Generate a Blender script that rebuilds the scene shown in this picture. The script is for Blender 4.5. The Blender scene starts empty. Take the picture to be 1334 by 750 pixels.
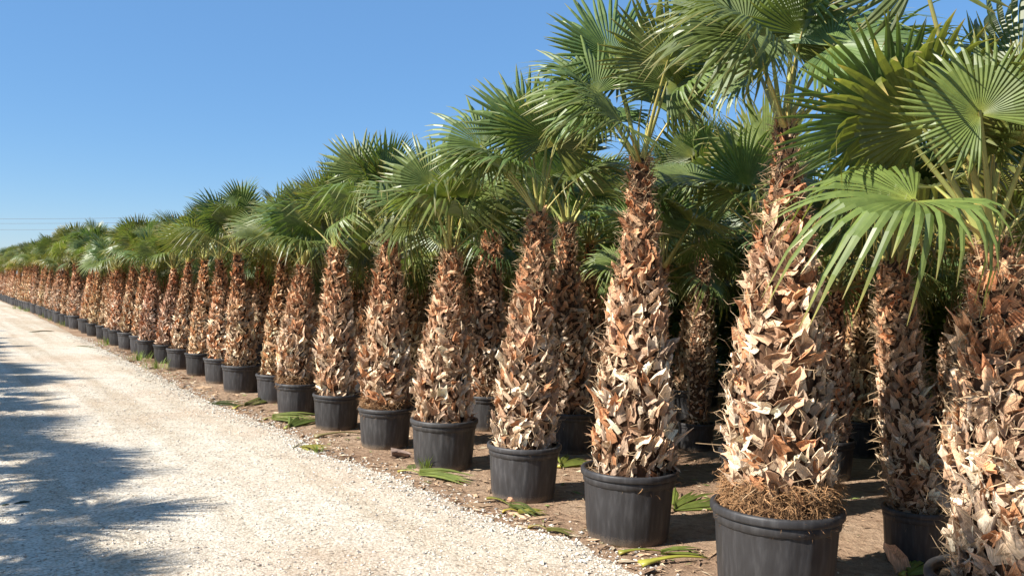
import bpy, math, random
import numpy as np
from mathutils import Vector, Matrix
R = math.radians
rnd = random.Random(7)
S = bpy.context.scene
COL = S.collection

# ------------------------------------------------------------------ camera
F = 1111.0; W0, H0 = 1334, 750; CAMH = 1.65; ROLL = R(1.5)
cam = bpy.data.cameras.new('camera'); camo = bpy.data.objects.new('camera', cam); COL.objects.link(camo)
cam.sensor_width = 36; cam.lens = 36 * F / W0; cam.clip_end = 3000; cam.clip_start = 0.05
cr, sr = math.cos(ROLL), math.sin(ROLL)
c_right = Vector((cr, 0, sr)); c_up = Vector((-sr, 0, cr)); c_fwd = Vector((0, 1, 0))
m = Matrix.Identity(4)
for i in range(3):
    m[i][0] = c_right[i]; m[i][1] = c_up[i]; m[i][2] = -c_fwd[i]
m[2][3] = CAMH
camo.matrix_world = m
S.camera = camo

# ------------------------------------------------------------------ light
SUN_EL = R(38); SH = Vector((0.885, 0.465, 0)).normalized()      # direction in which shadows fall
world = bpy.data.worlds.new('World'); S.world = world; world.use_nodes = True
nt = world.node_tree; bg = nt.nodes['Background']
sky = nt.nodes.new('ShaderNodeTexSky'); sky.sky_type = 'NISHITA'; sky.sun_disc = False
sky.sun_elevation = SUN_EL; sky.sun_rotation = math.atan2(-SH.x, -SH.y)
sky.air_density = 1.0; sky.dust_density = 0.0; sky.ozone_density = 4.0; sky.altitude = 0
hs = nt.nodes.new('ShaderNodeHueSaturation'); hs.inputs['Saturation'].default_value = 1.22
nt.links.new(sky.outputs[0], hs.inputs['Color']); mxs = nt.nodes.new('ShaderNodeMix'); mxs.data_type = 'RGBA'; mxs.inputs[0].default_value = 0.5; mxs.inputs[7].default_value = (1.5, 2.95, 5.5, 1)
nt.links.new(hs.outputs[0], mxs.inputs[6]); nt.links.new(mxs.outputs[2], bg.inputs[0]); bg.inputs[1].default_value = 0.077
sl = bpy.data.lights.new('sun', 'SUN'); sl.energy = 5.0; sl.angle = R(0.53); sl.color = (1, 0.955, 0.88)
so = bpy.data.objects.new('sun', sl); COL.objects.link(so); so.location = (-8, -4, 12)
ld = Vector((SH.x * math.cos(SUN_EL), SH.y * math.cos(SUN_EL), -math.sin(SUN_EL)))
so.rotation_euler = ld.to_track_quat('-Z', 'Y').to_euler()
S.view_settings.view_transform = 'Standard'; S.view_settings.look = 'None'
S.view_settings.exposure = 1.0; S.view_settings.gamma = 1.0
S.render.engine = 'CYCLES'
S.cycles.max_bounces = 6; S.cycles.transparent_max_bounces = 4

# ------------------------------------------------------------------ picture -> place
def ray(px, py):
    return c_right * ((px - W0 / 2) / F) + c_up * ((H0 / 2 - py) / F) + c_fwd
def ground(px, py, z=0.0):
    d = ray(px, py); t = (z - CAMH) / d.z
    return Vector((d.x * t, d.y * t, z))
def at_depth(px, py, y):
    d = ray(px, py) * y
    return Vector((d.x, d.y, d.z + CAMH))
AL = math.atan(0.6817)
D = Vector((-math.sin(AL), math.cos(AL), 0)); N = Vector((math.cos(AL), math.sin(AL), 0))   # along the row / to its right
def ns(n, s, z=0.0):
    p = N * n + D * s; return Vector((p.x, p.y, z))
def to_ns(p): return p.dot(N), p.dot(D)

# ------------------------------------------------------------------ helpers
def make_mesh(name, V, Fc, mat=None, smooth=False, col=None):
    me = bpy.data.meshes.new(name)
    me.from_pydata([tuple(v) for v in V], [], [tuple(f) for f in Fc])
    if mat:
        me.materials.append(mat)
    if smooth:
        me.polygons.foreach_set('use_smooth', [True] * len(me.polygons))
    if col is not None:
        a = me.color_attributes.new('tint', 'FLOAT_COLOR', 'POINT')
        arr = np.ones((len(V), 4), dtype=np.float32); arr[:, :3] = np.asarray(col, dtype=np.float32)
        a.data.foreach_set('color', arr.ravel())
    me.update()
    return me
def link(name, me, parent=None, M=None):
    o = bpy.data.objects.new(name, me); COL.objects.link(o)
    if parent: o.parent = parent
    if M is not None: o.matrix_basis = M
    return o
def tag(o, label=None, cat=None, group=None, kind=None):
    if label: o['label'] = label
    if cat: o['category'] = cat
    if group: o['group'] = group
    if kind: o['kind'] = kind
    return o
class MB:
    def __init__(s): s.v = []; s.f = []; s.c = []
    def add(s, V, Fc, col=(1, 1, 1), M=None):
        b = len(s.v)
        if M is not None:
            A = np.array(M)[:3]; V = np.asarray(V) @ A[:, :3].T + A[:, 3]
        s.v.extend([tuple(p) for p in V]); s.f.extend([tuple(i + b for i in f) for f in Fc])
        c = np.asarray(col, dtype=float)
        s.c.extend([tuple(c)] * len(V) if c.ndim == 1 else [tuple(x) for x in c])
    def mesh(s, name, mat, smooth=False): return make_mesh(name, s.v, s.f, mat, smooth, s.c)
def frame(o, x, z):
    x = Vector(x).normalized(); z = Vector(z); z = (z - x * z.dot(x)).normalized(); y = z.cross(x)
    M = Matrix.Identity(4)
    for i in range(3): M[i][0] = x[i]; M[i][1] = y[i]; M[i][2] = z[i]; M[i][3] = o[i]
    return M
def scl(a, b=None, c=None):
    b = a if b is None else b; c = b if c is None else c
    return Matrix.Diagonal((a, b, c, 1))

# ------------------------------------------------------------------ materials
def mat_base(name):
    mt = bpy.data.materials.new(name); mt.use_nodes = True
    nt = mt.node_tree; return mt, nt, nt.nodes['Principled BSDF']
def nd(nt, t, **kw):
    n = nt.nodes.new(t)
    for k, v in kw.items():
        if k in n.inputs: n.inputs[k].default_value = v
        else: setattr(n, k, v)
    return n
def ramp(nt, fac, stops):
    r = nt.nodes.new('ShaderNodeValToRGB'); e = r.color_ramp.elements
    while len(e) < len(stops): e.new(0.5)
    for el, (p, c) in zip(e, stops): el.position = p; el.color = (*c, 1)
    nt.links.new(fac, r.inputs[0]); return r.outputs[0]
def mul(nt, a, b, typ='MULTIPLY', f=1.0):
    n = nt.nodes.new('ShaderNodeMix'); n.data_type = 'RGBA'; n.blend_type = typ
    if isinstance(f, float): n.inputs[0].default_value = f
    else: nt.links.new(f, n.inputs[0])
    for s, i in ((a, 6), (b, 7)):
        if isinstance(s, tuple): n.inputs[i].default_value = (*s, 1)
        else: nt.links.new(s, n.inputs[i])
    return n.outputs[2]
def noise(nt, scale, detail=4, coord='Object', vec_scale=None, rough=0.55):
    tc = nt.nodes.new('ShaderNodeTexCoord'); out = tc.outputs[coord]
    if vec_scale:
        mp = nt.nodes.new('ShaderNodeMapping'); mp.inputs['Scale'].default_value = vec_scale
        nt.links.new(out, mp.inputs[0]); out = mp.outputs[0]
    n = nd(nt, 'ShaderNodeTexNoise', Scale=scale, Detail=detail, Roughness=rough)
    nt.links.new(out, n.inputs['Vector']); return n.outputs['Fac']
def bump(nt, b, h, strength, dist=0.01):
    n = nd(nt, 'ShaderNodeBump', Strength=strength, Distance=dist)
    nt.links.new(h, n.inputs['Height']); nt.links.new(n.outputs[0], b.inputs['Normal'])
def attr(nt, name='tint'):
    a = nt.nodes.new('ShaderNodeAttribute'); a.attribute_name = name; return a.outputs['Color']
def objcol(nt): return nt.nodes.new('ShaderNodeObjectInfo').outputs['Color']

def leaf_material(name, base, rough=0.42, transl=0.28):
    mt, nt, b = mat_base(name)
    c = mul(nt, attr(nt), base)
    c = mul(nt, c, objcol(nt))
    n1 = noise(nt, 9, 3)
    c = mul(nt, c, ramp(nt, n1, [(0.3, (0.78, 0.82, 0.75)), (0.7, (1.2, 1.15, 1.1))]))
    nt.links.new(c, b.inputs['Base Color']); b.inputs['Roughness'].default_value = rough
    b.inputs['Specular IOR Level'].default_value = 0.55
    tr = nt.nodes.new('ShaderNodeBsdfTranslucent')
    nt.links.new(mul(nt, c, (1.5, 1.55, 0.75)), tr.inputs['Color'])
    mx = nd(nt, 'ShaderNodeMixShader'); mx.inputs[0].default_value = transl
    nt.links.new(b.outputs[0], mx.inputs[1]); nt.links.new(tr.outputs[0], mx.inputs[2])
    nt.links.new(mx.outputs[0], nt.nodes['Material Output'].inputs['Surface']); return mt
M_leaf = leaf_material('palm_leaf', (0.112, 0.162, 0.05))
M_dryleaf = leaf_material('dry_leaf', (0.33, 0.24, 0.12), 0.6, 0.15)
M_bush = leaf_material('bush_leaf', (0.11, 0.15, 0.03), 0.45, 0.3)

def tinted(name, base, rough=0.85, nscale=60, vs=None, lo=0.6, hi=1.3, bstr=0.5, bd=0.006, spec=0.2, use_attr=True):
    mt, nt, b = mat_base(name)
    c = mul(nt, attr(nt), base) if use_attr else mul(nt, (1, 1, 1), base)
    c = mul(nt, c, objcol(nt))
    n1 = noise(nt, nscale, 5, vec_scale=vs)
    c = mul(nt, c, ramp(nt, n1, [(0.28, (lo,) * 3), (0.72, (hi,) * 3)]))
    nt.links.new(c, b.inputs['Base Color']); b.inputs['Roughness'].default_value = rough
    b.inputs['Specular IOR Level'].default_value = spec
    bump(nt, b, n1, bstr, bd); return mt
M_boot = tinted('leaf_base_bark', (1.08, 1.06, 1.04), 0.85, 4, (0.6, 5, 5), 0.6, 1.6, 0.6, 0.012)
M_bootj = tinted('leaf_base_bark_far', (1.08, 1.06, 1.04), 0.8, 40, None, 0.6, 1.5, 0.7, 0.006)
M_core = tinted('trunk_fibre', (0.085, 0.045, 0.025), 0.95, 35, (1, 1, 0.4), 0.4, 1.5, 1.0, 0.02, use_attr=False)
M_fibre = tinted('fibre', (1, 1, 1), 0.9, 20, bstr=0.0)
M_pet = tinted('petiole', (0.27, 0.29, 0.085), 0.4, 12, (0.4, 3, 3), 0.75, 1.2, 0.2, 0.004, 0.5)
M_litter = tinted('litter', (1, 1, 1), 0.9, 40, None, 0.6, 1.25, 0.5)
M_stone = tinted('gravel_stone', (1, 1, 1), 0.9, 80, None, 0.8, 1.15, 0.3)

def pot_material():
    mt, nt, b = mat_base('pot_plastic')
    geo = nt.nodes.new('ShaderNodeTexCoord'); sep = nt.nodes.new('ShaderNodeSeparateXYZ')
    nt.links.new(geo.outputs['Object'], sep.inputs[0])
    streak = noise(nt, 4, 4, vec_scale=(3, 3, 0.7)); fine = noise(nt, 45, 4)
    c = ramp(nt, streak, [(0.25, (0.012, 0.0125, 0.0145)), (0.5, (0.02, 0.021, 0.024)), (0.8, (0.05, 0.05, 0.052))])
    # splashed soil dried on the foot of the pot
    a = nd(nt, 'ShaderNodeMath', operation='MULTIPLY_ADD'); nt.links.new(fine, a.inputs[0]); a.inputs[1].default_value = 0.22
    nt.links.new(sep.outputs['Z'], a.inputs[2])
    mr = nd(nt, 'ShaderNodeMapRange'); nt.links.new(a.outputs[0], mr.inputs[0])
    mr.inputs[1].default_value = 0.10; mr.inputs[2].default_value = 0.24; mr.inputs[3].default_value = 0.75; mr.inputs[4].default_value = 0.05
    c = mul(nt, c, (0.20, 0.15, 0.105), 'MIX', mr.outputs[0])
    c = mul(nt, c, objcol(nt))
    nt.links.new(c, b.inputs['Base Color'])
    b.inputs['Roughness'].default_value = 0.52; b.inputs['Specular IOR Level'].default_value = 0.4
    bump(nt, b, fine, 0.15, 0.004); return mt
M_pot = pot_material()
M_soil = tinted('pot_soil', (0.12, 0.085, 0.055), 0.95, 40, None, 0.5, 1.4, 1.0, 0.02, use_attr=False)

def earth_material():
    mt, nt, b = mat_base('earth')
    n1 = noise(nt, 0.9, 5); n2 = noise(nt, 14, 6, rough=0.7); n3 = noise(nt, 90, 3)
    c = ramp(nt, n1, [(0.3, (0.28, 0.175, 0.11)), (0.55, (0.38, 0.26, 0.17)), (0.75, (0.47, 0.35, 0.245))])
    c = mul(nt, c, ramp(nt, n2, [(0.3, (0.55, 0.5, 0.48)), (0.55, (1, 1, 1)), (0.8, (1.25, 1.2, 1.15))]))
    c = mul(nt, c, ramp(nt, n3, [(0.3, (0.75,) * 3), (0.7, (1.15,) * 3)]))
    nt.links.new(c, b.inputs['Base Color']); b.inputs['Roughness'].default_value = 0.95; b.inputs['Specular IOR Level'].default_value = 0.1
    bump(nt, b, n2, 0.9, 0.04); return mt
M_earth = earth_material()
def road_material():
    mt, nt, b = mat_base('road_gravel')
    tc = nt.nodes.new('ShaderNodeTexCoord')
    v = nd(nt, 'ShaderNodeTexVoronoi', Scale=55.0); nt.links.new(tc.outputs['Object'], v.inputs['Vector'])
    v2 = nd(nt, 'ShaderNodeTexVoronoi', Scale=24.0); nt.links.new(tc.outputs['Object'], v2.inputs['Vector'])
    n1 = noise(nt, 0.45, 4); n2 = noise(nt, 5, 5); n3 = noise(nt, 120, 3)
    c = ramp(nt, n1, [(0.35, (0.58, 0.48, 0.38)), (0.5, (0.625, 0.56, 0.465)), (0.65, (0.655, 0.61, 0.525))])
    band = noise(nt, 1.0, 3, vec_scale=(1.0, 1.0, 1.0)); mpn = [n for n in nt.nodes if n.type == 'MAPPING'][-1]; mpn.vector_type = 'TEXTURE'; mpn.inputs['Rotation'].default_value = (0, 0, AL); mpn.inputs['Scale'].default_value = (0.45, 9, 1)
    c = mul(nt, c, ramp(nt, band, [(0.38, (0.86, 0.82, 0.77)), (0.55, (1.03, 1.03, 1.03))]))
    c = mul(nt, c, ramp(nt, n2, [(0.3, (0.86, 0.84, 0.81)), (0.6, (1.04, 1.04, 1.03))]))
    sepc = nt.nodes.new('ShaderNodeSeparateColor'); nt.links.new(v.outputs['Color'], sepc.inputs[0])
    c = mul(nt, c, ramp(nt, sepc.outputs[0], [(0.02, (0.5, 0.5, 0.5)), (0.10, (0.9, 0.88, 0.86)), (0.9, (1.1, 1.1, 1.1))]))
    c = mul(nt, c, ramp(nt, v.outputs['Distance'], [(0.35, (1, 1, 1)), (0.75, (0.72, 0.69, 0.65))]))
    nt.links.new(c, b.inputs['Base Color']); b.inputs['Roughness'].default_value = 0.95; b.inputs['Specular IOR Level'].default_value = 0.1
    ad = nd(nt, 'ShaderNodeMath', operation='MULTIPLY_ADD'); nt.links.new(v.outputs['Distance'], ad.inputs[0]); ad.inputs[1].default_value = -0.6
    nt.links.new(n3, ad.inputs[2])
    ad2 = nd(nt, 'ShaderNodeMath', operation='MULTIPLY_ADD'); nt.links.new(n2, ad2.inputs[0]); ad2.inputs[1].default_value = 2.0
    nt.links.new(ad.outputs[0], ad2.inputs[2])
    bump(nt, b, ad2.outputs[0], 0.55, 0.012); return mt
M_road = road_material()
def plain(name, col, rough=0.7, metal=0.0):
    mt, nt, b = mat_base(name)
    c = mul(nt, ramp(nt, noise(nt, 12, 4), [(0.3, (0.8,) * 3), (0.7, (1.15,) * 3)]), col)
    nt.links.new(c, b.inputs['Base Color']); b.inputs['Roughness'].default_value = rough; b.inputs['Metallic'].default_value = metal
    return mt
M_wood = plain('pole_wood', (0.2, 0.17, 0.14)); M_cable = plain('cable', (0.07, 0.075, 0.085), 0.5)
M_ceramic = plain('insulator', (0.3, 0.2, 0.15), 0.3)

# ------------------------------------------------------------------ ground and road
def vnoise(x, y, seed=0):
    return (math.sin(x * 1.7 + seed) * math.cos(y * 1.3 - seed * 2) + 0.5 * math.sin(x * 4.1 - y * 3.3 + seed * 3) + 0.3 * math.sin(x * 9.7 + y * 8.1 + seed)) / 1.8
EDGE_PX = [(823, 747), (778, 722), (740, 703), (650, 682), (592, 656), (531, 628), (466, 606), (416, 592), (383, 567), (340, 550), (297, 534), (250, 513), (200, 487), (120, 448), (40, 408)]
edge = sorted([to_ns(ground(*p))[::-1] for p in EDGE_PX])
es = [e[0] for e in edge]; en = [e[1] for e in edge]
def edge_n(s):
    n = float(np.interp(s, es, en))
    return n + 0.07 * vnoise(s * 2.1, 0.3, 1) + 0.045 * vnoise(s * 9, 1.3, 2)
V, Fc = [], []
R0 = 1600
V = [(-R0, -R0, 0), (R0, -R0, 0), (R0, R0, 0), (-R0, R0, 0)]
g = link('ground', make_mesh('ground', V, [(0, 1, 2, 3)], M_earth)); tag(g, kind='structure', label='brown earth under the potted palms')
# road sheet, rising gently to its middle, feathering out at its uneven edge
svals = list(np.arange(-12, 26, 0.09)) + list(np.arange(26, 80, 0.6)) + list(np.arange(80, 420, 8.0))
nfr = [0, 0.04, 0.1, 0.2, 0.35, 0.55, 0.8, 1.1, 1.5, 2.0, 2.6, 3.2, 4.0, 5.0]
V, Fc = [], []
def road_h(s, t):
    h = 0.006 + 0.028 * min(1, t / 0.25)
    if t > 0.2: h += 0.010 * vnoise(s * 1.1, t * 2.3, 4) * min(1, (t - 0.2))
    return h
for s in svals:
    e = edge_n(s)
    for t in nfr:
        V.append(ns(e - t, s, road_h(s, t) if t > 0 else 0.004))
k = len(nfr)
for i in range(len(svals) - 1):
    for j in range(k - 1):
        a = i * k + j; Fc.append((a, a + 1, a + k + 1, a + k))
r = link('road', make_mesh('road', V, Fc, M_road, True)); tag(r, kind='structure', label='pale cream gravel track beside the palm row')

def stone_proto(seed):
    q = random.Random(seed)
    V = [Vector(v) for v in ((1, 0, 0), (-1, 0, 0), (0, 1, 0), (0, -1, 0), (0, 0, 1), (0, 0, -0.8))]
    V = [v * q.uniform(0.75, 1.25) for v in V]
    Fq = [(0, 2, 4), (2, 1, 4), (1, 3, 4), (3, 0, 4), (2, 0, 5), (1, 2, 5), (3, 1, 5), (0, 3, 5)]
    return np.array([tuple(v) for v in V]), Fq
SP = [stone_proto(i) for i in range(8)]
def scatter_stones(name, count, fn, label):
    mb = MB()
    for i in range(count):
        n, s, z, size, col = fn(i)
        p = ns(n, s, z)
        Mx = Matrix.Translation(p) @ Matrix.Rotation(rnd.uniform(0, 6.28), 4, 'Z') @ Matrix.Rotation(rnd.uniform(-.6, .6), 4, 'X') @ scl(size * rnd.uniform(.8, 1.5), size, size * rnd.uniform(.5, .9))
        Vp, Fp = SP[i % 8]; mb.add(Vp, Fp, col, Mx)
    o = link(name, mb.mesh(name, M_stone)); tag(o, label, 'gravel', kind='stuff'); return o
def gcol():
    u = rnd.random()
    if u < 0.07: c = (0.26, 0.24, 0.22)
    elif u < 0.22: c = (0.46, 0.39, 0.32)
    else: c = (0.64, 0.59, 0.50)
    k = rnd.uniform(0.85, 1.12); return tuple(x * k for x in c)
def f_road(i):
    s = 1.2 + 13.0 * rnd.random() ** 1.25; e = edge_n(s)
    t = rnd.random() ** 1.25 * min(5.0, 0.7 + s * 0.7)
    size = 0.004 + 0.007 * rnd.random() ** 2.2
    return e - t, s, road_h(s, t) + size * 0.15, size, gcol()
def f_edge(i):
    s = -1 + 27 * rnd.random() ** 1.4; t = rnd.gauss(0.03, 0.15)
    size = 0.006 + 0.012 * rnd.random() ** 2
    z = (road_h(s, t) if t > 0 else 0.0) + size * 0.25
    return edge_n(s) - t, s, z, size, gcol()
scatter_stones('road_gravel', 24000, f_road, 'loose cream and grey stones lying on the gravel track')
scatter_stones('edge_gravel', 7000, f_edge, 'white stones heaped along the edge of the gravel track')

# ------------------------------------------------------------------ pots
def revolve(prof, n=48, fn=None, cap_top=False, cap_bot=True):
    V, Fc = [], []
    for j, (r_, z) in enumerate(prof):
        for i in range(n):
            a = 2 * math.pi * i / n; rr = fn(a, r_, z) if fn else r_
            V.append((rr * math.cos(a), rr * math.sin(a), z))
    for j in range(len(prof) - 1):
        for i in range(n):
            i2 = (i + 1) % n; Fc.append((j * n + i, j * n + i2, (j + 1) * n + i2, (j + 1) * n + i))
    if cap_bot: Fc.append(tuple(range(n - 1, -1, -1)))
    if cap_top: Fc.append(tuple(range((len(prof) - 1) * n, len(prof) * n)))
    return V, Fc
# unit pot: rim radius 1, height 1 (scaled for each palm)
def rib(a, r_, z):
    w = max(0.0, math.cos(a * 16)) ** 6
    return r_ * (1 + 0.016 * w * (1 if 0.08 < z < 0.80 else 0))
POT_BODY = make_mesh('pot', *revolve([(0.80, 0), (0.815, 0.012), (0.83, 0.09), (0.835, 0.10), (0.885, 0.55), (0.905, 0.79), (0.91, 0.80), (0.945, 0.81), (0.955, 0.925), (0.90, 0.925), (0.88, 0.80)], 96, rib), M_pot, True)
POT_RIM = make_mesh('rim', *revolve([(0.93, 0.90), (0.985, 0.905), (1.0, 0.925), (1.0, 0.975), (0.985, 0.995), (0.95, 1.0), (0.915, 0.995), (0.895, 0.97), (0.89, 0.90), (0.93, 0.90)], 64, None, False, False), M_pot, True)
def soil_mesh():
    V, Fc = [(0, 0, 0.97)], []
    n = 28
    for j, r_ in enumerate((0.3, 0.6, 0.8, 0.895)):
        for i in range(n):
            a = 2 * math.pi * i / n; V.append((r_ * math.cos(a), r_ * math.sin(a), 0.95 - 0.02 * j + 0.012 * math.sin(i * 2.3 + j)))
    for i in range(n): Fc.append((0, 1 + i, 1 + (i + 1) % n))
    for j in range(3):
        for i in range(n):
            a, b = 1 + j * n + i, 1 + j * n + (i + 1) % n; Fc.append((a, a + n, b + n, b))
    return make_mesh('soil', V, Fc, M_soil, True)
SOIL = soil_mesh()
def add_pot(root, rr, h):
    p = link('pot', POT_BODY, root, scl(rr, rr, h) @ Matrix.Rotation(rnd.uniform(0, 6), 4, 'Z'))
    k = rnd.uniform(0.7, 1.6); p.color = (k, k, k * rnd.uniform(0.97, 1.03), 1)
    q = link('rim', POT_RIM, p); q.color = p.color
    link('soil', SOIL, p)
    return p

# ------------------------------------------------------------------ leaf bases (the cut stubs that clothe the trunk)
def boot_proto(seed, split=False):
    """x = along the stub to its tip, y = across, z = outward; base at origin; about 1 long, 0.7 wide"""
    q = random.Random(seed)
    nx, ny = 5, 4; curl = q.choice((-.45, .3, .5, .65))
    bend = q.uniform(-0.3, 0.45); tw = q.uniform(-1.0, 1.0); skew = q.uniform(-0.5, 0.5)
    wtip = q.uniform(0.14, 0.3) if not split else q.uniform(0.22, 0.32)
    V, Fc = [], []
    ends = [q.uniform(-0.3, 0.15) for _ in range(ny)]
    if split: ends[1] -= 0.4; ends[2] -= 0.34
    for side in (0, 1):
        for i in range(nx):
            t = i / (nx - 1); w = 0.40 * (1 - t) ** 1.2 + wtip * t + 0.08 * math.sin(t * 3.1)
            for j in range(ny):
                u = -1 + 2 * j / (ny - 1)
                x = t * (1 + ends[j] * t) + q.uniform(-.03, .03) * (side == 0); y = w * u * (1 + (0.12 * math.sin(t * 9 + seed) if abs(u) > .9 else 0)) + skew * t * t
                z = bend * t * t + curl * (u * u - 0.3) * (1 - 0.5 * t) * w / 0.4 + tw * u * w * t * 0.6
                th = 0.06 * (1 - 0.45 * t) * (1 - 0.6 * abs(u))
                V.append((x, y, z + (th if side == 0 else -th)))
    o = nx * ny
    for i in range(nx - 1):
        for j in range(ny - 1):
            a = i * ny + j
            Fc.append((a, a + 1, a + ny + 1, a + ny)); Fc.append((o + a, o + a + ny, o + a + ny + 1, o + a + 1))
    for j in range(ny - 1):
        a = (nx - 1) * ny + j; Fc.append((a, a + 1, o + a + 1, o + a))
        Fc.append((j + 1, j, o + j, o + j + 1))
    for i in range(nx - 1):
        a = i * ny; Fc.append((a, a + ny, o + a + ny, o + a)); a += ny - 1; Fc.append((a + ny, a, o + a, o + a + ny))
    # palest at the weathered tip
    col = [tuple((0.72 + 0.5 * (v[0] ** 1.3 if v[0] > 0 else 0)) * c for c in (1, 1, 1)) for v in V]
    return V, Fc, col
BOOTS = [boot_proto(i, i % 3 == 2) for i in range(12)]
BOOT_ME = [make_mesh('leaf_base', v, f, M_boot, False, c) for v, f, c in BOOTS]
def boot_color(t):
    """t: 0 foot of trunk .. 1 top; younger stubs are redder"""
    u = rnd.random()
    old = [(0.52, 0.40, 0.28), (0.66, 0.55, 0.42), (0.42, 0.27, 0.175), (0.30, 0.22, 0.16), (0.42, 0.21, 0.105)]
    young = [(0.46, 0.235, 0.12), (0.54, 0.32, 0.18), (0.40, 0.175, 0.085), (0.30, 0.145, 0.075), (0.58, 0.40, 0.25)]
    yk = min(1, max(0, (t - 0.35) / 0.45 + rnd.uniform(-.3, .3)))
    a = rnd.choices(old, (4, 3, 3, 2, 1.2))[0]; b = rnd.choices(young, (3, 3, 3, 2, 1))[0]
    k = rnd.uniform(0.85, 1.38)
    return tuple(min(.8, (x * (1 - yk) + y * yk) * k * w) for x, y, w in zip(a, b, (1.02, .99, .96)))

class Spine:
    """list of (centre Vector in the palm's frame, radius) from foot to top"""
    def __init__(s, pts):
        s.p = pts; s.h = [c.z for c, r_ in pts]
    def at(s, z):
        x = float(np.interp(z, s.h, [c.x for c, _ in s.p])); y = float(np.interp(z, s.h, [c.y for c, _ in s.p]))
        return Vector((x, y, z)), float(np.interp(z, s.h, [r_ for _, r_ in s.p]))
    @property
    def z0(s): return s.h[0]
    @property
    def z1(s): return s.h[-1]
def core_mesh(sp, n=28):
    V, Fc = [], []; zs = np.linspace(sp.z0 - 0.06, sp.z1, 30)
    for j, z in enumerate(zs):
        c, r_ = sp.at(max(z, sp.z0)); c.z = z; r_ *= 0.8
        for i in range(n):
            a = 2 * math.pi * i / n; rr = r_ * (1 + 0.05 * math.sin(a * 5 + z * 23) * math.sin(z * 31 + a * 2))
            V.append((c.x + rr * math.cos(a), c.y + rr * math.sin(a), z))
    for j in range(len(zs) - 1):
        for i in range(n):
            i2 = (i + 1) % n; Fc.append((j * n + i, j * n + i2, (j + 1) * n + i2, (j + 1) * n + i))
    Fc.append(tuple(range((len(zs) - 1) * n, len(zs) * n)))
    return make_mesh('trunk', V, Fc, M_core, True)
def boot_places(sp, count, size=0.155, skip=0.0):
    zs = np.linspace(sp.z0 + skip, sp.z1, 400); rs = np.array([sp.at(z)[1] + 0.03 for z in zs]); cum = np.cumsum(rs); cum /= cum[-1]
    out = []; H = sp.z1 - sp.z0
    for i in range(count):
        z = float(np.interp((i + 0.5) / count, cum, zs)) + rnd.uniform(-.012, .012); t = (z - sp.z0) / H
        c, r_ = sp.at(min(max(z, sp.z0), sp.z1)); a = i * 2.39996 + rnd.uniform(-.12, .12)
        o = Vector((math.cos(a), math.sin(a), 0)); base = c + o * r_ * rnd.uniform(0.8, .93)
        tilt = R(rnd.gauss(12, 8) - 2 * t); side = Vector((-o.y, o.x, 0)); tw = R(rnd.choice((-1, 1)) * abs(rnd.gauss(32, 22)))
        d = Vector((0, 0, 1)) * math.cos(tilt) + o * math.sin(tilt)
        d = d * math.cos(tw) + side * math.sin(tw)
        L = size * rnd.uniform(0.55, 1.1) * (0.42 + 0.58 * min(1, r_ / 0.19)); wd = L * rnd.uniform(0.42, 0.95)
        if rnd.random() < 0.05: L *= 1.3; d = (d + o * 0.4).normalized()
        Mx = frame(base - d * L * 0.15, d, o + side * rnd.uniform(-.6, .6)) @ scl(L, wd, wd)
        out.append((Mx, rnd.randrange(12), boot_color(t), o))
    return out
def strand(mb, p, d, L, w, col, droop=0.0):
    d = d.normalized(); s = d.cross(Vector((rnd.gauss(0, 1), rnd.gauss(0, 1), rnd.gauss(0, 1)))).normalized() * w
    k = Vector((rnd.gauss(0, 1), rnd.gauss(0, 1), rnd.gauss(0, .6))) * L * 0.22
    a = p; b = p + d * L * 0.5 + k; c = p + d * L + k * 0.4 - Vector((0, 0, droop * L))
    mb.add([a - s, a + s, b + s * .8, b - s * .8, c], [(0, 1, 2, 3), (3, 2, 4)], col)
def fibre_mesh(sp, n_general, n_root, root_h):
    mb = MB(); H = sp.z1 - sp.z0
    for i in range(n_general):
        t = rnd.random() ** 0.85; z = sp.z0 + t * H; c, r_ = sp.at(z); a = rnd.uniform(0, 6.283); o = Vector((math.cos(a), math.sin(a), 0))
        side = Vector((-o.y, o.x, 0)); d = o * rnd.uniform(.1, .6) + side * rnd.gauss(0, .6) + Vector((0, 0, rnd.gauss(.2, .6)))
        k = rnd.uniform(.6, 1.2); strand(mb, c + o * r_ * rnd.uniform(.88, 1.08), d, rnd.uniform(.05, .13), rnd.uniform(.0012, .003), (0.42 * k, 0.29 * k, 0.17 * k))
    for i in range(n_root):
        z = sp.z0 - 0.02 + rnd.random() ** 1.3 * root_h; c, r_ = sp.at(max(z, sp.z0)); c.z = z; a = rnd.uniform(0, 6.283); o = Vector((math.cos(a), math.sin(a), 0))
        side = Vector((-o.y, o.x, 0)); d = o * rnd.uniform(.2, 1) + side * rnd.gauss(0, .9) + Vector((0, 0, rnd.gauss(-.25, .5)))
        k = rnd.uniform(.45, 1.25); strand(mb, c + o * r_ * rnd.uniform(.86, 1.06), d, rnd.uniform(.04, .09), rnd.uniform(.0012, .0028), (0.36 * k, 0.20 * k, 0.095 * k), 0.15)
    return mb.mesh('fibre', M_fibre)

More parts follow.
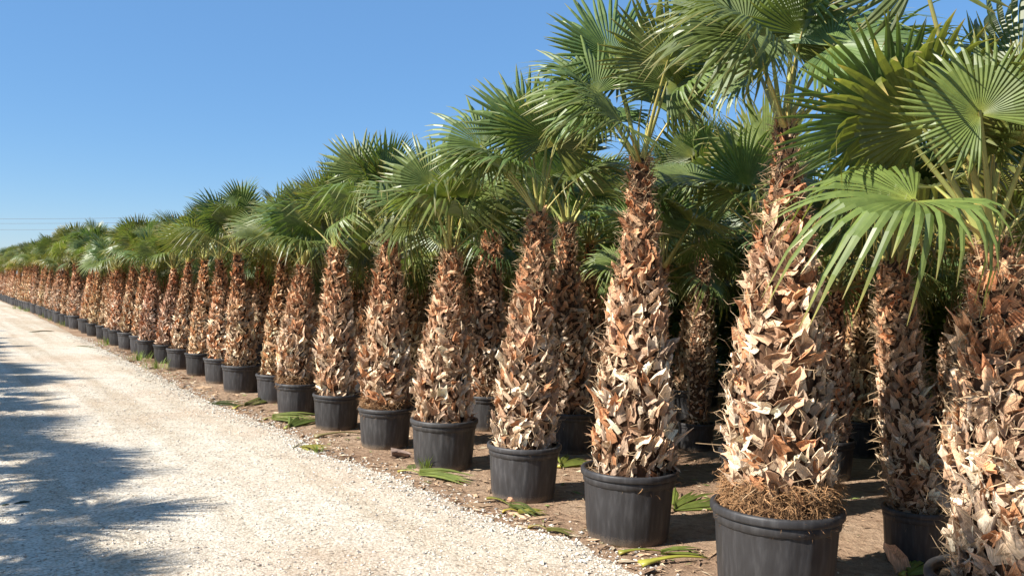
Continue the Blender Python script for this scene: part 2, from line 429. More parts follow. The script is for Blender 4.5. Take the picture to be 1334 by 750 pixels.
# ------------------------------------------------------------------ fronds
def blade_arrays(seed, nseg=44, spread=132, droop=0.25, cup=0.25, recurve=0.15, split=0.5, ksp=7):
    """fan blade, hub at the origin, midrib +x, upper face +z, radius about 1"""
    q = random.Random(seed); V, Fc, C = [], [], []
    dl = R(spread) / nseg
    fr = [0.03, 0.2, 0.38, 0.55, 0.70, 0.85, 1.0][:ksp]
    ph = q.uniform(0, 6)
    for i in range(nseg):
        th = -R(spread) + (i + 0.5) * 2 * dl
        Ls = (0.78 + 0.22 * math.cos(th * 0.75)) * q.uniform(0.93, 1.05)
        dr = droop * q.uniform(0.3, 1.7) * (1 + 0.5 * abs(th) / R(spread)); side = q.gauss(0, 0.045)
        hang = q.random() < 0.10
        b = len(V); br = q.uniform(0.85, 1.15)
        for jx, t in enumerate(fr):
            r_ = t * Ls
            if t <= split: hw = dl * r_
            else:
                u = (t - split) / (1 - split); hw = dl * split * Ls * (1 + 0.15 * u) * (1 - u) ** 0.75 + 0.0012
            pleat = 0.55 * hw if t <= split else 0.45 * hw
            u = max(0, (t - split * 0.85) / (1 - split * 0.85))
            zc = cup * abs(math.sin(th * 0.62)) ** 1.4 * r_ - recurve * r_ * r_ * max(0.2, math.cos(th * 0.5)) - dr * u ** 1.9 * Ls * 0.75
            if hang: zc -= 0.30 * u ** 2
            rr = r_ * (1 - 0.14 * dr * u * u - (0.1 * u if hang else 0)); a = th + side * u
            ca, sa = math.cos(a), math.sin(a)
            for w, pz in ((-1, -0.5), (0, 0.5), (1, -0.5)):
                x = rr * ca - w * hw * sa; y = rr * sa + w * hw * ca
                V.append((x, y, zc + pz * pleat * 2 * 0.5 + 0.012 * math.sin(th * 9 + ph) * t))
                if t < 0.15: c = (1.9, 1.6, 1.3)
                elif t < 0.97: k = br * (1 + 0.18 * max(0, t - .5)); c = (k * (1 + 0.25 * max(0, t - .6)), k, k * 0.95)
                else: c = (2.6, 1.6, 1.9)
                C.append(c)
        for jx in range(len(fr) - 1):
            for w in (0, 1):
                a0 = b + jx * 3 + w; Fc.append((a0, a0 + 1, a0 + 4, a0 + 3))
    return V, Fc, C
BL_A = []
for i in range(16):
    q = random.Random(100 + i)
    BL_A.append(blade_arrays(i, q.choice((40, 44, 48)), q.uniform(105, 150), (0.08, 0.16, 0.3, 0.55)[i % 4], q.uniform(.12, .5), q.uniform(.05, .25), q.uniform(.5, .64)))
for i in range(4):
    BL_A.append(blade_arrays(60 + i, 34, (62, 78, 90, 70)[i], (.05, .1, .18, .12)[i], .35, .05, .62))
BLADES = [make_mesh('frond', v, f, M_leaf, False, c) for v, f, c in BL_A]
SPEAR_A = blade_arrays(55, 12, 11, 0.02, 0.0, 0.02, 0.8); SPEAR = make_mesh('frond', SPEAR_A[0], SPEAR_A[1], M_leaf, False, SPEAR_A[2])
def petiole_arrays(seed):
    """unit length along x, foot at 0; half width 1 (scaled across)"""
    V, Fc, C = [], [], []; n, k = 9, 8; q = random.Random(seed); bow = q.uniform(-.02, .02)
    for i in range(n):
        t = i / (n - 1); w = 1.0 if t > 0.25 else 1.0 + 0.8 * (1 - t / 0.25)
        w *= 1 - 0.55 * t
        for j in range(k):
            a = 2 * math.pi * j / k; y = math.cos(a) * w; z = math.sin(a) * w * 0.55 - (0.25 * w if abs(math.cos(a)) < .3 and math.sin(a) > 0 else 0)
            V.append((t, y, z + math.sin(t * math.pi) * 1.2)); 
            k2 = 1.25 - 0.3 * t
            edge_t = abs(math.cos(a)) > 0.8
            C.append((k2 * (1.35 if edge_t else 1), k2 * (0.92 if edge_t else 1), k2 * (0.8 if edge_t else 1)) if t > 0.1 else (1.9, 1.45, 1.6))
    for i in range(n - 1):
        for j in range(k):
            j2 = (j + 1) % k; Fc.append((i * k + j, i * k + j2, (i + 1) * k + j2, (i + 1) * k + j))
    Fc.append(tuple(range(k - 1, -1, -1))); Fc.append(tuple(range((n - 1) * k, n * k)))
    return V, Fc, C
PET_A = [petiole_arrays(i) for i in range(3)]
PETS = [make_mesh('petiole', v, f, M_pet, True, c) for v, f, c in PET_A]
UP = Vector((0, 0, 1))
def frond_frames(T, hub, mdir, nrm, rad, pw=0.016):
    Mb = frame(hub, mdir, nrm) @ scl(rad)
    pd = hub - T; L = pd.length; z = nrm if abs(pd.normalized().dot(nrm)) < 0.95 else UP
    Mp = frame(T, pd, z) @ scl(L * 1.03, pw, pw)
    return Mb, Mp
def random_frond(T, i, n, q, size=1.0, lo=8):
    """i: 0 youngest (upright) .. n-1 oldest"""
    t = (i + 0.5) / n; el = R(87 - (87 - lo) * t ** 1.1 + q.gauss(0, 6)); az = i * 2.39996 + q.uniform(-.45, .45)
    L = size * q.uniform(0.42, 0.68); rad = size * q.uniform(0.43, 0.58)
    h = Vector((math.cos(az), math.sin(az), 0)); u = h * math.cos(el) + UP * math.sin(el)
    hub = T + h * 0.03 + u * L - UP * 0.04 * t
    de = R(q.uniform(-12, 14) + 30 * t * t); e2 = el - de; mdir = h * math.cos(e2) + UP * math.sin(e2)
    side = Vector((-h.y, h.x, 0)); mdir = (mdir + side * q.gauss(0, .2)).normalized()
    nr = -h * math.sin(e2) + UP * math.cos(e2); nr = (nr + side * q.gauss(0, .75)).normalized()
    # young blades lie flatter and narrower, old ones droop more at the tips
    bi = q.choice([0, 1, 4, 5, 8, 9, 12, 13, 16, 17, 18, 19]) if t < 0.5 else q.choice([1, 2, 5, 6, 9, 10, 13, 14, 3, 7, 11])
    return frond_frames(T + h * 0.025, hub, mdir, nr, rad, 0.017 * size) + (bi,)
def leaf_tint(q):
    k = q.uniform(0.72, 1.22); y = q.uniform(-.1, .18) + (q.uniform(.1, .35) if q.random() < .15 else 0)
    return (k * (1 + y), k, k * (1 - y * .5), 1)
def add_frond(root, fr, q, tint=None, blade=None):
    Mb, Mp, bi = fr
    b = link('frond', blade or BLADES[bi], root, Mb); b.color = tint or leaf_tint(q)
    p = link('petiole', PETS[bi % 3], b, Mb.inverted() @ Mp); k = q.uniform(.8, 1.15); p.color = (k * q.uniform(.95, 1.15), k, k, 1)
    return b
def spear_frames(T, q, size=1.0):
    L = q.uniform(0.25, 0.5) * size; d = (UP + Vector((q.gauss(0, .07), q.gauss(0, .07), 0))).normalized(); hub = T + d * L
    return frond_frames(T - d * 0.02, hub, d, Vector((math.cos(q.uniform(0, 6)), math.sin(q.uniform(0, 6)), 0)), q.uniform(.5, .65) * size) + (0,)
def crown_mesh(seed, n=15, size=1.0, lo=36):
    q = random.Random(seed); mb = MB(); T = Vector((0, 0, 0))
    def put(fr, arr):
        Mb, Mp, bi = fr; lt = leaf_tint(q); v, f, c = arr
        mb.add(v, f, np.asarray(c) * np.array(lt[:3]), Mb)
        v, f, c = PET_A[bi % 3]; mb.add(v, f, np.asarray(c) * np.array((2.2, 1.45, 1.6)), Mp)
    for i in range(n):
        fr = random_frond(T, i, n, q, size, lo); put(fr, BL_A[fr[2]])
    put(spear_frames(T, q, size), SPEAR_A)
    return mb.mesh('crown', M_leaf)
CROWNS = [crown_mesh(200 + i, 12 + i % 4) for i in range(8)]
BACK_CROWNS = [crown_mesh(250 + i, 19 + i % 4, 1.0, 2) for i in range(6)]
SPARSE_CROWNS = [crown_mesh(280 + i, 8, 1.05, 22) for i in range(4)]

# ------------------------------------------------------------------ generic trunks, shared by the palms farther along
def generic_spine(seed):
    q = random.Random(seed); H = q.uniform(1.58, 1.9); r0 = q.uniform(.185, .22); z0 = 0.36; lx, ly = q.gauss(0.0, .03), q.gauss(0, .03)
    pts = []
    for t, k in ((0, .93), (.06, 1.0), (.22, 1.0), (.42, .82), (.62, .58), (.82, .36), (1, .21)):
        pts.append((Vector((lx * t * t, ly * t * t, z0 + t * H)), r0 * k * q.uniform(.96, 1.04)))
    return Spine(pts)
def joined_boots(sp, count, size):
    mb = MB()
    for Mx, bi, c, o in boot_places(sp, count, size):
        v, f, cc = BOOTS[bi]; mb.add(v, f, np.asarray(cc) * np.array(c), Mx)
    return mb.mesh('leaf_bases', M_bootj)
GEN = []
for i in range(7):
    sp = generic_spine(300 + i); GEN.append((sp, core_mesh(sp, 20), joined_boots(sp, 520, 0.115), fibre_mesh(sp, 350, (0, 400, 0, 250, 0, 0, 300)[i], .16)))

def palm_root(p, label, group):
    o = bpy.data.objects.new('potted_palm', None); COL.objects.link(o); o.location = p; o.empty_display_size = 0.3
    tag(o, label, 'palm', group); return o

# ------------------------------------------------------------------ measured palms of the roadside row
# pot: centre x, foot y, width, rim-front y ; trunk: (y, centre x, width) from foot to top
ROW1 = [
 dict(pot=(1322, 930, 226), ph=1.25, trunk=[(765, 1318, 160), (660, 1314, 160), (560, 1313, 148), (470, 1313, 132), (400, 1309, 104), (350, 1301, 76), (318, 1294, 54), (305, 1289, 44)],
      roots=(300, .12), label='stout fan palm standing before the narrow palm with the small pot'),
 dict(pot=(1008, 800, 172), trunk=[(668, 1015, 150), (620, 1016, 158), (540, 1013, 150), (470, 1014, 134), (400, 1018, 112), (330, 1021, 92), (280, 1024, 72), (220, 1024, 46), (158, 1023, 40)],
      roots=(4200, .24), label='tall fan palm with thick orange-brown fibre collar above its pot'),
 dict(pot=(817, 713, 128), trunk=[(626, 824, 108), (590, 825, 122), (540, 826, 118), (470, 828, 100), (400, 831, 84), (340, 833, 66), (270, 834, 48), (207, 834, 36)],
      roots=(150, .08), label='tall fan palm with grey shaggy leaf stubs and yellow leaf stalk lying before its pot'),
 dict(pot=(681, 656, 99), trunk=[(578, 683, 88), (550, 683, 94), (500, 685, 84), (430, 690, 66), (370, 695, 54), (310, 701, 38), (276, 703, 33)],
      roots=(150, .08), label='pale-stubbed fan palm with green cut stalks lying against the foot of its pot'),
 dict(pot=(577, 615, 90), trunk=[(541, 578, 80), (515, 578, 84), (460, 580, 70), (410, 583, 54), (360, 586, 38), (324, 586, 26)],
      roots=(150, .08), label='stocky fan palm with a broken green leaf and grass tuft by its pot'),
 dict(pot=(501, 586, 73), trunk=[(522, 502, 66), (500, 502, 72), (450, 503, 60), (400, 505, 50), (350, 507, 38), (312, 507, 28)],
      roots=(1800, .16), label='fan palm with ragged brown fibre skirt spilling over its pot rim'),
 dict(pot=(438, 561, 64), trunk=[(505, 438, 54), (485, 438, 58), (440, 438, 52), (400, 439, 44), (360, 439, 34), (322, 438, 24)],
      roots=(100, .06), label='fan palm with reddish upper trunk, a brown stick lying beside its pot'),
 dict(pot=(387, 542, 58), trunk=[(490, 385, 52), (470, 385, 56), (430, 388, 48), (395, 391, 38), (365, 394, 28), (344, 395, 20)],
      roots=(1800, .16), label='short fan palm with orange fibre foot, green cut leaves heaped at its pot'),
]
EXPL = {  # fronds that stand out in the photograph: hub px, hub depth offset, tip px, tip depth offset, radius, facing, blade, tint
 0: [((1277, 150), -.35, (1222, 66), -.35, .36, (-.25, -.95, .1), 1, (1.25, 1.15, .9)), ((1200, -40), -.15, (1180, -150), -.2, .5, (-.3, -.8, .4), 4, None),
     ((1167, 160), -.05, (1010, 92), 0, .52, (.35, .85, .45), 5, (.8, .85, .8)), ((1192, 262), -.25, (1040, 248), -.45, .58, (-.1, -.45, .9), 7, (1.2, 1.15, 1)),
     ((1330, 90), -.2, (1330, -60), -.2, .5, (-.8, -.3, .4), 2, None)],
 1: [((972, 37), -.15, (850, 12), -.2, .56, (-.25, -.75, .55), 6, None), ((1040, -20), .0, (1060, -130), 0, .5, (-.5, -.8, .1), 4, None), ((1085, 60), -.2, (1170, 20), -.3, .5, (.1, -.7, .7), 6, None)],
 2: [((795, 73), .05, (757, -25), 0.05, .52, (.15, -.9, .3), 0, (.95, 1, .9)), ((776, 122), -.12, (708, 92), -.2, .50, (-.35, -.85, .4), 6, (1.15, 1.12, .95)), ((868, 110), -.1, (905, 50), -.15, .5, (.3, -.8, .4), 6, None)],
 3: [((681, 168), .0, (636, 62), 0, .56, (.25, -.9, .2), 4, (1, 1, .9)), ((628, 190), -.1, (560, 165), -.2, .50, (-.3, -.85, .45), 6, (1.12, 1.1, .95)), ((722, 190), -.1, (748, 120), -.15, .5, (.1, -.9, .4), 2, None)],
 4: [((560, 240), -.1, (515, 190), -.2, .5, (-.3, -.85, .45), 6, None)],
 5: [((470, 225), -.05, (450, 140), 0, .5, (.2, -.9, .2), 4, None)],
}
def measured_palm(spec, label, group=None, idx=None, nboot=540, nf=11, boot=.118, px_scale=1.0, crown_size=1.0):
    cx, by, w = spec['pot']
    p = ground(cx, by); d = Vector((p.x, p.y, 0)).normalized()
    rr = w / 2 / F * (p.y + 0.25) * 0.985; p = p + d * rr * 0.82
    rr = w / 2 / F * p.y * 0.985; ph = rr * spec.get('ph', 1.42)
    root = palm_root(p, label, group); add_pot(root, rr, ph)
    pts = []
    for (y, x, tw) in spec['trunk']:
        q3 = at_depth(x, y, p.y) - p; pts.append((q3, max(.035, tw / 2 / F * p.y - 0.036)))
    if pts[0][0].z > ph * 0.93:                       # carry the foot of the trunk down into the soil
        pts.insert(0, (Vector((pts[0][0].x * .7, 0, ph * 0.92)), pts[0][1] * 0.96))
    sp = Spine(pts)
    tr = link('trunk', core_mesh(sp), root)
    pl = boot_places(sp, nboot, boot, spec['roots'][1] * .55 if spec['roots'][0] > 500 else 0.0)
    pl.sort(key=lambda b: b[3].dot(d) - rnd.uniform(0, .25))       # those that show are picked apart, the rest joined
    for Mx, bi, c, o_ in pl[:290]:
        o = link('leaf_base', BOOT_ME[bi], tr, Mx); o.color = (*c, 1)
    mb = MB()
    for Mx, bi, c, o_ in pl[290:]:
        v, f, cc = BOOTS[bi]; mb.add(v, f, np.asarray(cc) * np.array(c), Mx)
    if mb.v: tag(link('leaf_bases', mb.mesh('leaf_bases', M_bootj), tr), kind='stuff')
    fb = link('fibre', fibre_mesh(sp, 1500, *spec['roots']), tr); tag(fb, kind='stuff')
    T = sp.p[-1][0] - Vector((0, 0, .03)); q = random.Random(900 + int(cx))
    for hub, hd, tip, td, rad, face, bi, tint in EXPL.get(idx, []):
        Hh = at_depth(*hub, p.y + hd) - p; Tt = at_depth(*tip, p.y + td) - p
        add_frond(root, frond_frames(T, Hh, Tt - Hh, Vector(face), rad) + (bi,), q, (*tint, 1) if tint else None)
    for i in range(nf):
        add_frond(root, random_frond(T, i, nf, q, crown_size, 36), q)
    add_frond(root, spear_frames(T, q), q, (1.1, 1.2, 1, 1), SPEAR)
    return root, p
pos1 = []
for i, sp_ in enumerate(ROW1):
    r_, p = measured_palm(sp_, sp_['label'], 'palms along the road edge', i, nf=(7, 9, 8, 8)[i] if i < 4 else 11)
    pos1.append(p)
# second row palms seen between them
ROW2 = [
 dict(pot=(1190, 742, 84), ph=1.75, trunk=[(640, 1188, 70), (600, 1184, 78), (540, 1178, 72), (480, 1174, 68), (420, 1168, 64), (380, 1165, 54), (340, 1163, 44)], roots=(500, .14),
      label='narrow fan palm in a smaller black pot than its neighbours'),
 dict(pot=(742, 592, 74), trunk=[(533, 742, 62), (500, 742, 62), (440, 741, 54), (380, 738, 44), (330, 738, 32), (290, 740, 28)], roots=(500, .14),
      label='shaded fan palm behind and between the two tallest roadside palms'),
 dict(pot=(632, 562, 64), trunk=[(510, 634, 50), (470, 634, 52), (420, 636, 46), (370, 637, 42), (320, 640, 34), (300, 641, 28)], roots=(400, .14),
      label='shaded fan palm behind the pale-stubbed palm and the stocky palm'),
 dict(pot=(906, 588, 50), trunk=[(540, 908, 34), (480, 909, 34), (430, 911, 32), (370, 914, 28), (310, 916, 22), (262, 917, 19)], roots=(200, .1), small=1,
      label='slim young fan palm with yellow-green stalks glimpsed between the two tallest palms'),
]
pos2 = []
for i, sp_ in enumerate(ROW2):
    r_, p = measured_palm(sp_, sp_['label'], 'palms of the second row', None, nboot=420, nf=12, boot=.075 if 'small' in sp_ else .112); pos2.append(p)

# ------------------------------------------------------------------ the rest of the plantation
def generic_palm(p, label, group, near=False, sc=1.0, crowns=CROWNS):
    gi = rnd.randrange(len(GEN)); sp, core, boots, fib = GEN[gi]
    root = palm_root(p, label, group); root.rotation_euler.z = rnd.uniform(0, 6.28); root.scale = (sc * rnd.uniform(.9, 1.08),) * 3
    tx, ty = rnd.gauss(0, .035), rnd.gauss(0, .035)
    add_pot(root, 0.288, 0.40)
    sh = Matrix.Identity(4); Mt = Matrix.Rotation(tx, 4, 'X') @ Matrix.Rotation(ty, 4, 'Y')
    Mt = Matrix.Translation((0, 0, .36)) @ Mt @ Matrix.Translation((0, 0, -.36))
    tr = link('trunk', core, root, Mt)
    b = link('leaf_bases', boots, tr); tag(b, kind='stuff'); k = rnd.uniform(.85, 1.12); b.color = (k, k * rnd.uniform(.95, 1.03), k * rnd.uniform(.9, 1.03), 1)
    f = link('fibre', fib, tr); tag(f, kind='stuff')
    T = Mt @ (sp.p[-1][0] - Vector((0, 0, .03)))
    q = random.Random(rnd.random())
    if near:
        nf = 12
        for i in range(nf): add_frond(root, random_frond(T, i, nf, q, 1.0, 36), q)
        add_frond(root, spear_frames(T, q), q, (1.1, 1.2, 1, 1), SPEAR)
    else:
        c = link('crown', crowns[rnd.randrange(len(crowns))], root, Matrix.Translation(T) @ Matrix.Rotation(rnd.uniform(0, 6.28), 4, 'Z') @ scl(rnd.uniform(.9, 1.08)))
        c.color = leaf_tint(q)
    return root
s1 = [to_ns(p) for p in pos1]; s2 = [to_ns(p) for p in pos2]
print('row1', [(round(a, 2), round(b, 2)) for a, b in s1]); print('row2', [(round(a, 2), round(b, 2)) for a, b in s2])
n1 = sum(a for a, b in s1[2:]) / len(s1[2:]); step = (s1[7][1] - s1[1][1]) / 6; print('n1', n1, 'step', step)
n2 = s2[1][0]
# roadside row
i = 0; s = s1[7][1] + step
while s < 80:
    near = i < 8
    lab = (('first', 'second', 'third', 'fourth', 'fifth', 'sixth', 'seventh', 'eighth')[i % 8] + ' roadside fan palm along from the short orange-footed palm, its pot nearly touching the next' if near else
           'small-looking distant fan palm in the far stretch of the roadside row')
    generic_palm(ns(n1 + rnd.gauss(0, .03), s + rnd.gauss(0, .05)), lab, 'palms along the road edge' if near else 'distant palms along the road edge', near)
    s += step; i += 1
generic_palm(ns(n1, s1[0][1] - step), 'roadside fan palm next in line past the stout palm', 'palms along the road edge', True)
def fill_row(n, s_start, s_end, label, group, skip=(), near_to=-99):
    s = s_start
    while s < s_end:
        if all(abs(s - k) > 0.6 for k in skip):
            generic_palm(ns(n + rnd.gauss(0, .06), s + rnd.gauss(0, .08)), label, group, s < near_to, rnd.uniform(.92, 1.06), crowns=BACK_CROWNS)
        s += step
DZ = 1.32
fill_row(n2, s2[1][1] - 5 * step, 62, 'fan palm of the second row, half hidden behind the roadside palms', 'palms of the second row', [b for a, b in s2], 8)
fill_row(n2 + DZ, 1.0, 50, 'fan palm of the third row, deep in shade behind other palms', 'palms of the third row', [s2[3][1]])
fill_row(n2 + 2 * DZ, 0.4, 40, 'fan palm of the fourth row, only crown and trunk slivers showing', 'palms of the fourth row')
fill_row(n2 + 3 * DZ, -1.0, 36, 'fan palm of the fifth row at the back of the plantation', 'palms of the fifth row')
fill_row(n2 + 4 * DZ, -1.0, 32, 'fan palm of the rearmost row, before the leafy bushes', 'palms of the rearmost row')
# the opposite row across the track, whose crowns throw the shade on the gravel
s = -4.5
while s < 30:
    generic_palm(ns(-3.0 + rnd.gauss(0, .22), s + rnd.gauss(0, .1)), 'fan palm across the track, shading the gravel', 'palms across the track', False, 1.08, SPARSE_CROWNS); s += step * 0.92

tp = pos1[0] - SH * ((4.9 - .2) / math.tan(SUN_EL)); tp.z = 0  # unseen palm added sunward of the stout palm, so its crown shades the foot
tspine = Spine([(Vector((0, 0, .38)), .24), (Vector((0, 0, 1.4)), .22), (Vector((.03, 0, 3)), .16), (Vector((.05, 0, 4.3)), .10)])
tall = palm_root(tp, 'unseen taller fan palm added across the track to shade the stout palm', 'palms across the track'); add_pot(tall, .32, .42)
tt = link('trunk', core_mesh(tspine, 20), tall); tag(link('leaf_bases', joined_boots(tspine, 900, .115), tt), kind='stuff')
link('crown', BACK_CROWNS[0], tall, Matrix.Translation((.05, 0, 4.27)) @ scl(.72))
# leafy bushes that close the view behind the last row
def bush_mesh(seed):
    q = random.Random(seed); mb = MB()
    cl = [(Vector((q.uniform(-.8, .8), q.uniform(-.8, .8), q.uniform(.2, 2.8))), q.uniform(.35, .7)) for _ in range(30)]
    for c, r_ in cl:
        for _ in range(150):
            v = Vector((q.gauss(0, 1), q.gauss(0, 1), q.gauss(0, 1))).normalized() * r_ * q.uniform(.5, 1.05); p = c + v
            a = Vector((q.gauss(0, 1), q.gauss(0, 1), q.gauss(0, .6))).normalized(); b = a.orthogonal().normalized(); L = q.uniform(.07, .14); w = L * .4; k = q.uniform(.7, 1.3)
            mb.add([p - a * L, p - b * w, p + a * L, p + b * w], [(0, 1, 2, 3)], (k, k, k))
    return mb.mesh('crown', M_bush)
def bush_trunk(seed):
    q = random.Random(seed); mb = MB()
    for _ in range(6):
        a = q.uniform(0, 6.28); tip = Vector((math.cos(a) * q.uniform(.3, .8), math.sin(a) * q.uniform(.3, .8), q.uniform(1.2, 2.2))); n = 6; V, Fc = [], []
        for j in range(5):
            t = j / 4; c = Vector((tip.x * t * t, tip.y * t * t, tip.z * t)); r_ = .05 * (1 - .8 * t)
            for k in range(n): V.append((c.x + r_ * math.cos(k * 1.047), c.y + r_ * math.sin(k * 1.047), c.z))
        for j in range(4):
            for k in range(n): k2 = (k + 1) % n; Fc.append((j * n + k, j * n + k2, (j + 1) * n + k2, (j + 1) * n + k))
        mb.add(V, Fc, (1, 1, 1))
    return mb.mesh('trunk', M_wood)
BUSH = [(bush_mesh(i), bush_trunk(i)) for i in range(3)]
for i in range(44):
    o = bpy.data.objects.new('leafy_bush', None); COL.objects.link(o); o.location = ns(n2 + 5.3 * DZ + (i % 2) * 1.2 + rnd.uniform(-.2, .3), -3 + i * 0.98); o.rotation_euler.z = rnd.uniform(0, 6)
    tag(o, 'leafy yellow-green bush behind the rearmost palms', 'bush', 'bushes behind the plantation')
    c, t = BUSH[i % 3]; co = link('crown', c, o, scl(1.15)); link('trunk', t, o)

# ------------------------------------------------------------------ cut leaves, stalks and litter on the ground
def seg_strip(mb, p, d, L, w, col, z=0.012, lift=0.0, bend=0.0):
    """one folded leaf segment lying on the ground"""
    d = d.normalized(); s = Vector((-d.y, d.x, 0)); V, Fc = [], []
    for j in range(6):
        t = j / 5; c = p + d * L * t + s * bend * L * t * t; hw = w * (0.5 + 1.0 * t if t < .5 else 2 * (1 - t) + .05) * .8
        zz = z + lift * math.sin(t * math.pi)
        V += [tuple(c - s * hw + UP * zz), tuple(c + UP * (zz + hw * .55)), tuple(c + s * hw + UP * (zz * 1.0))]
    for j in range(5):
        for k in (0, 1): a = j * 3 + k; Fc.append((a, a + 1, a + 4, a + 3))
    mb.add(V, Fc, col)
def cut_leaf(a, b, label, nseg=7, spread=14, col=(1.5, 1.6, 1.1), w=.022, stalk=0.4, mat=None):
    A, B = ground(*a), ground(*b); L = (B - A).length; d = (B - A).normalized()
    mid = A + d * L * stalk
    o = bpy.data.objects.new('cut_leaf', None); COL.objects.link(o); o.location = A; tag(o, label, 'cut leaf', 'cut leaves on the ground')
    mb = MB()
    for i in range(nseg):
        u = (i + .5) / nseg * 2 - 1; an = R(spread) * u; dd = Vector((d.x * math.cos(an) - d.y * math.sin(an), d.x * math.sin(an) + d.y * math.cos(an), 0)); k = rnd.uniform(.65, 1.0)
        seg_strip(mb, mid - A, dd, L * (1 - stalk) * rnd.uniform(.8, 1.05), w * rnd.uniform(.8, 1.2), (col[0] * k * 1.25, col[1] * k * .88, col[2] * k), .006 + .006 * i, rnd.uniform(0, .03), rnd.gauss(0, .06))
    link('leaf_blade', mb.mesh('leaf_blade', mat or M_leaf), o)
    if stalk > 0:
        v, f, c = PET_A[0]; mb2 = MB(); mb2.add(v, f, c, frame(Vector((0, 0, .012)), mid - A + UP * .008, UP) @ scl((mid - A).length * 1.05, .016, .016))
        st = link('stalk', mb2.mesh('stalk', M_pet, True), o); st.color = (col[0] * .5, col[1] * .45, col[2] * .4, 1)
    return o
def stalk(name, a, b, label, w, col, cat='stalk', lift=.014):
    A, B = ground(*a), ground(*b); v, f, c = PET_A[1]; mb = MB(); mb.add(v, f, np.ones((len(v), 3)), frame(Vector((0, 0, lift)), B - A, UP) @ scl((B - A).length, w, w))
    o = link(name, mb.mesh(name, M_pet, True)); o.location = A; o.color = (*col, 1); tag(o, label, cat, 'cut stalks on the ground'); return o
def husk(a, size, col, label, rz=0.0, tilt=0.2):
    o = link('bark_husk', BOOT_ME[rnd.randrange(12)]); o.matrix_basis = Matrix.Translation(ground(*a, z=0.0) + UP * size * .1) @ Matrix.Rotation(rz, 4, 'Z') @ Matrix.Rotation(-tilt, 4, 'Y') @ scl(size)
    o.color = (*col, 1); tag(o, label, 'husk', 'bark husks on the ground'); return o
cut_leaf((272, 527), (318, 530), 'dark withered leaf strip lying on the track edge', 5, 8, (.5, .6, .5), .03, .1)
cut_leaf((305, 533), (365, 519), 'fresh green cut leaf leaning against a small pot', 8, 12, (1.6, 1.7, 1.2), .03, .2)
cut_leaf((345, 547), (410, 552), 'heap of green leaf strips beside the short palm pot', 12, 28, (1.3, 1.5, 1.1), .03, .15)
cut_leaf((372, 559), (412, 545), 'green leaf strips lying behind the leaf heap', 7, 22, (1.1, 1.4, 1.0), .03, .1)
cut_leaf((392, 585), (420, 590), 'small yellow-green leaf scrap on the gravel edge', 6, 40, (2.0, 1.8, 1.0), .03, .05)
stalk('dry_stalk', (366, 598), (397, 576), 'thin grey stalk reaching onto the pale gravel', .012, (.7, .6, .9))
stalk('dry_stalk', (410, 570), (474, 566), 'brown stick lying between two pots', .025, (.85, .62, .9))
husk((510, 595), .22, (.22, .16, .13), 'flat dark bark husk on the earth strip', .2, .05)
cut_leaf((520, 615), (612, 630), 'broad green leaf with a torn dark edge before the stocky palm', 9, 11, (1.35, 1.6, 1.2), .032, .3)
cut_leaf((637, 650), (700, 676), 'dark green split leaf lying under the pale-stubbed palm', 6, 7, (.8, .95, .7), .022, .45)
cut_leaf((655, 668), (712, 672), 'yellow-green leaf strip beside the dark split leaf', 5, 12, (1.8, 1.7, 1.0), .022, .35)
cut_leaf((690, 688), (748, 700), 'olive leaf strip pointing to the tall grey-stubbed palm', 5, 9, (1.0, .95, .7), .02, .4)
husk((664, 655), .13, (.5, .28, .17), 'small upright orange husk chip on the earth', 1.0, .9)
stalk('yellow_stalk', (834, 737), (922, 729), 'thick yellow leaf stalk lying before the tall palms', .022, (1.25, 1.1, .6))
cut_leaf((806, 722), (915, 722), 'green leaf strip behind the yellow stalk', 5, 7, (1.1, 1.3, .8), .02, .5)
husk((1172, 748), .16, (.55, .33, .2), 'orange husk stub standing by the small pot', 2.0, 1.2)
cut_leaf((1175, 752), (1240, 735), 'bright green leaf scrap under the narrow palm', 7, 30, (1.8, 2.0, 1.2), .025, .1)
cut_leaf((870, 668), (935, 648), 'green leaf on lit ground between the two tallest palms', 9, 35, (1.4, 1.7, 1.1), .03, .1)
cut_leaf((728, 610), (762, 598), 'green leaf scrap between second row pot and roadside pot', 8, 40, (1.6, 1.8, 1.1), .03, .05)
cut_leaf((0, 664), (46, 657), 'dark dry leaf scrap lying in the shade on the track', 4, 10, (.35, .4, .4), .02, .3)
stalk('dry_stalk', (96, 452), (128, 455), 'thin dark stick lying on the bright distant gravel', .03, (.5, .42, .6))
stalk('dry_stalk', (38, 434), (75, 433), 'long dark stick lying on the far gravel', .04, (.5, .42, .6))
# grass tufts along the road edge
def tuft(px, py, n, h, label, sp=.06):
    A = ground(px, py); mb = MB()
    for i in range(n):
        a = rnd.uniform(0, 6.28); o = Vector((math.cos(a), math.sin(a), 0)); b = o * rnd.random() * sp; hh = h * rnd.uniform(.5, 1.1); s = Vector((-o.y, o.x, 0)) * .004; k = rnd.uniform(.8, 1.3)
        mid = b + o * hh * .15 + UP * hh * .6; tip = b + o * hh * .5 + UP * hh
        mb.add([b - s, b + s, mid + s, mid - s, tip], [(0, 1, 2, 3), (3, 2, 4)], (1.6 * k, 1.5 * k, 1.1 * k))
    o = link('grass_tuft', mb.mesh('grass_tuft', M_leaf)); o.location = A; tag(o, label, 'grass', 'grass tufts on the road edge')
tuft(556, 614, 40, .16, 'green grass tuft sprouting before the stocky palm pot')
tuft(412, 590, 20, .09, 'small grass tuft on the gravel edge near the leaf scrap')
for px, py in ((70, 418), (86, 425), (60, 414), (140, 449), (20, 403), (34, 406), (180, 470), (205, 480)):
    tuft(px, py, 60, .22, 'green weed tuft along the far edge of the track', .3)
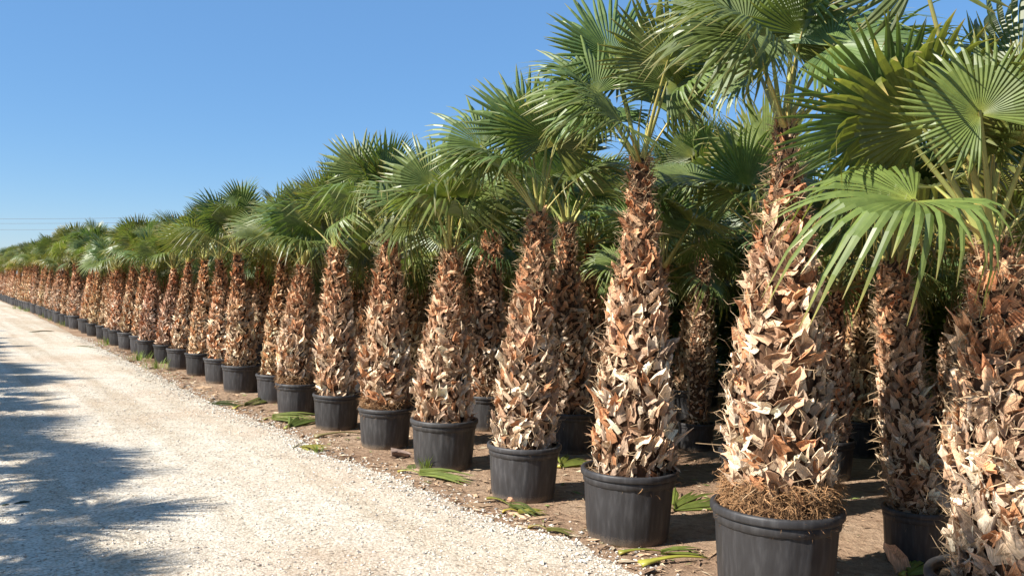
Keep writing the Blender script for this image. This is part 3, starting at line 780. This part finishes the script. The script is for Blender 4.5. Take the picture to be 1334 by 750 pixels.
# leaf litter
mb = MB()
for i in range(9000):
    s = -1 + 24 * rnd.random() ** 1.3; e = edge_n(s); n = e + rnd.random() * 3.0 if rnd.random() < .7 else e + abs(rnd.gauss(.2, .2))
    p = ns(n, s, .006 + rnd.random() * .008); a = rnd.uniform(0, 6.28); d = Vector((math.cos(a), math.sin(a), rnd.gauss(0, .12))); sd = Vector((-d.y, d.x, rnd.gauss(0, .3)))
    L = .01 + .05 * rnd.random() ** 2 + (rnd.uniform(.03, .12) if i % 28 == 0 else 0); w = L * rnd.uniform(.08, .35); u = rnd.random(); k = rnd.uniform(.6, 1.2)
    c = (.46, .31, .19) if u < .5 else (.58, .46, .31) if u < .75 else (.22, .14, .09) if u < .93 else (.22, .26, .08)
    mb.add([p - d * L, p + sd * w + UP * .004, p + d * L, p - sd * w], [(0, 1, 2, 3)], tuple(x * k for x in c))
tag(link('leaf_litter', mb.mesh('leaf_litter', M_litter)), 'brown scraps of bark and leaf strewn under the palms', 'litter', kind='stuff')

# ------------------------------------------------------------------ overhead line beyond the palms
def tube(mb, pts, r_, n=6):
    V, Fc = [], []
    for p, q in zip(pts, pts[1:] + pts[-1:]):
        for k in range(n): V.append((p.x, p.y + r_ * math.cos(k * 2 * math.pi / n), p.z + r_ * math.sin(k * 2 * math.pi / n)))
    for j in range(len(pts) - 1):
        for k in range(n): k2 = (k + 1) % n; Fc.append((j * n + k, j * n + k2, (j + 1) * n + k2, (j + 1) * n + k))
    mb.add(V, Fc)
YP = 110.0
pole_a = at_depth(225, 283, YP); pole_b = at_depth(-420, 276, YP)
for P, lab in ((pole_a, 'wooden power pole hidden behind the far palm crowns'), (pole_b, 'wooden power pole beyond the end of the track')):
    o = bpy.data.objects.new('power_pole', None); COL.objects.link(o); o.location = (P.x, P.y, 0); tag(o, lab, 'pole', 'power poles')
    v, f = revolve([(.16, 0), (.1, P.z + .3)], 12, None, True); link('pole', make_mesh('pole', v, f, M_wood, True), o)
    for dz in (0, -.6, -1.4):
        v, f = revolve([(.05, 0), (.09, .08), (.05, .16)], 8, None, True); link('insulator', make_mesh('insulator', v, f, M_ceramic, True), o, Matrix.Translation((0, -.12, P.z + dz - .08)))
for i, dz in enumerate((0, -.6, -1.4)):
    mb = MB(); pts = []
    for j in range(25):
        t = j / 24; p = pole_a.lerp(pole_b, t); pts.append(Vector((p.x, p.y - .12, p.z + dz - 4 * .5 * t * (1 - t))))
    tube(mb, pts, .02)
    tag(link('power_cable', mb.mesh('power_cable', M_cable)), ('topmost', 'middle', 'lowest')[i] + ' of three power cables crossing the sky beyond the palms', 'cable', 'power cables')
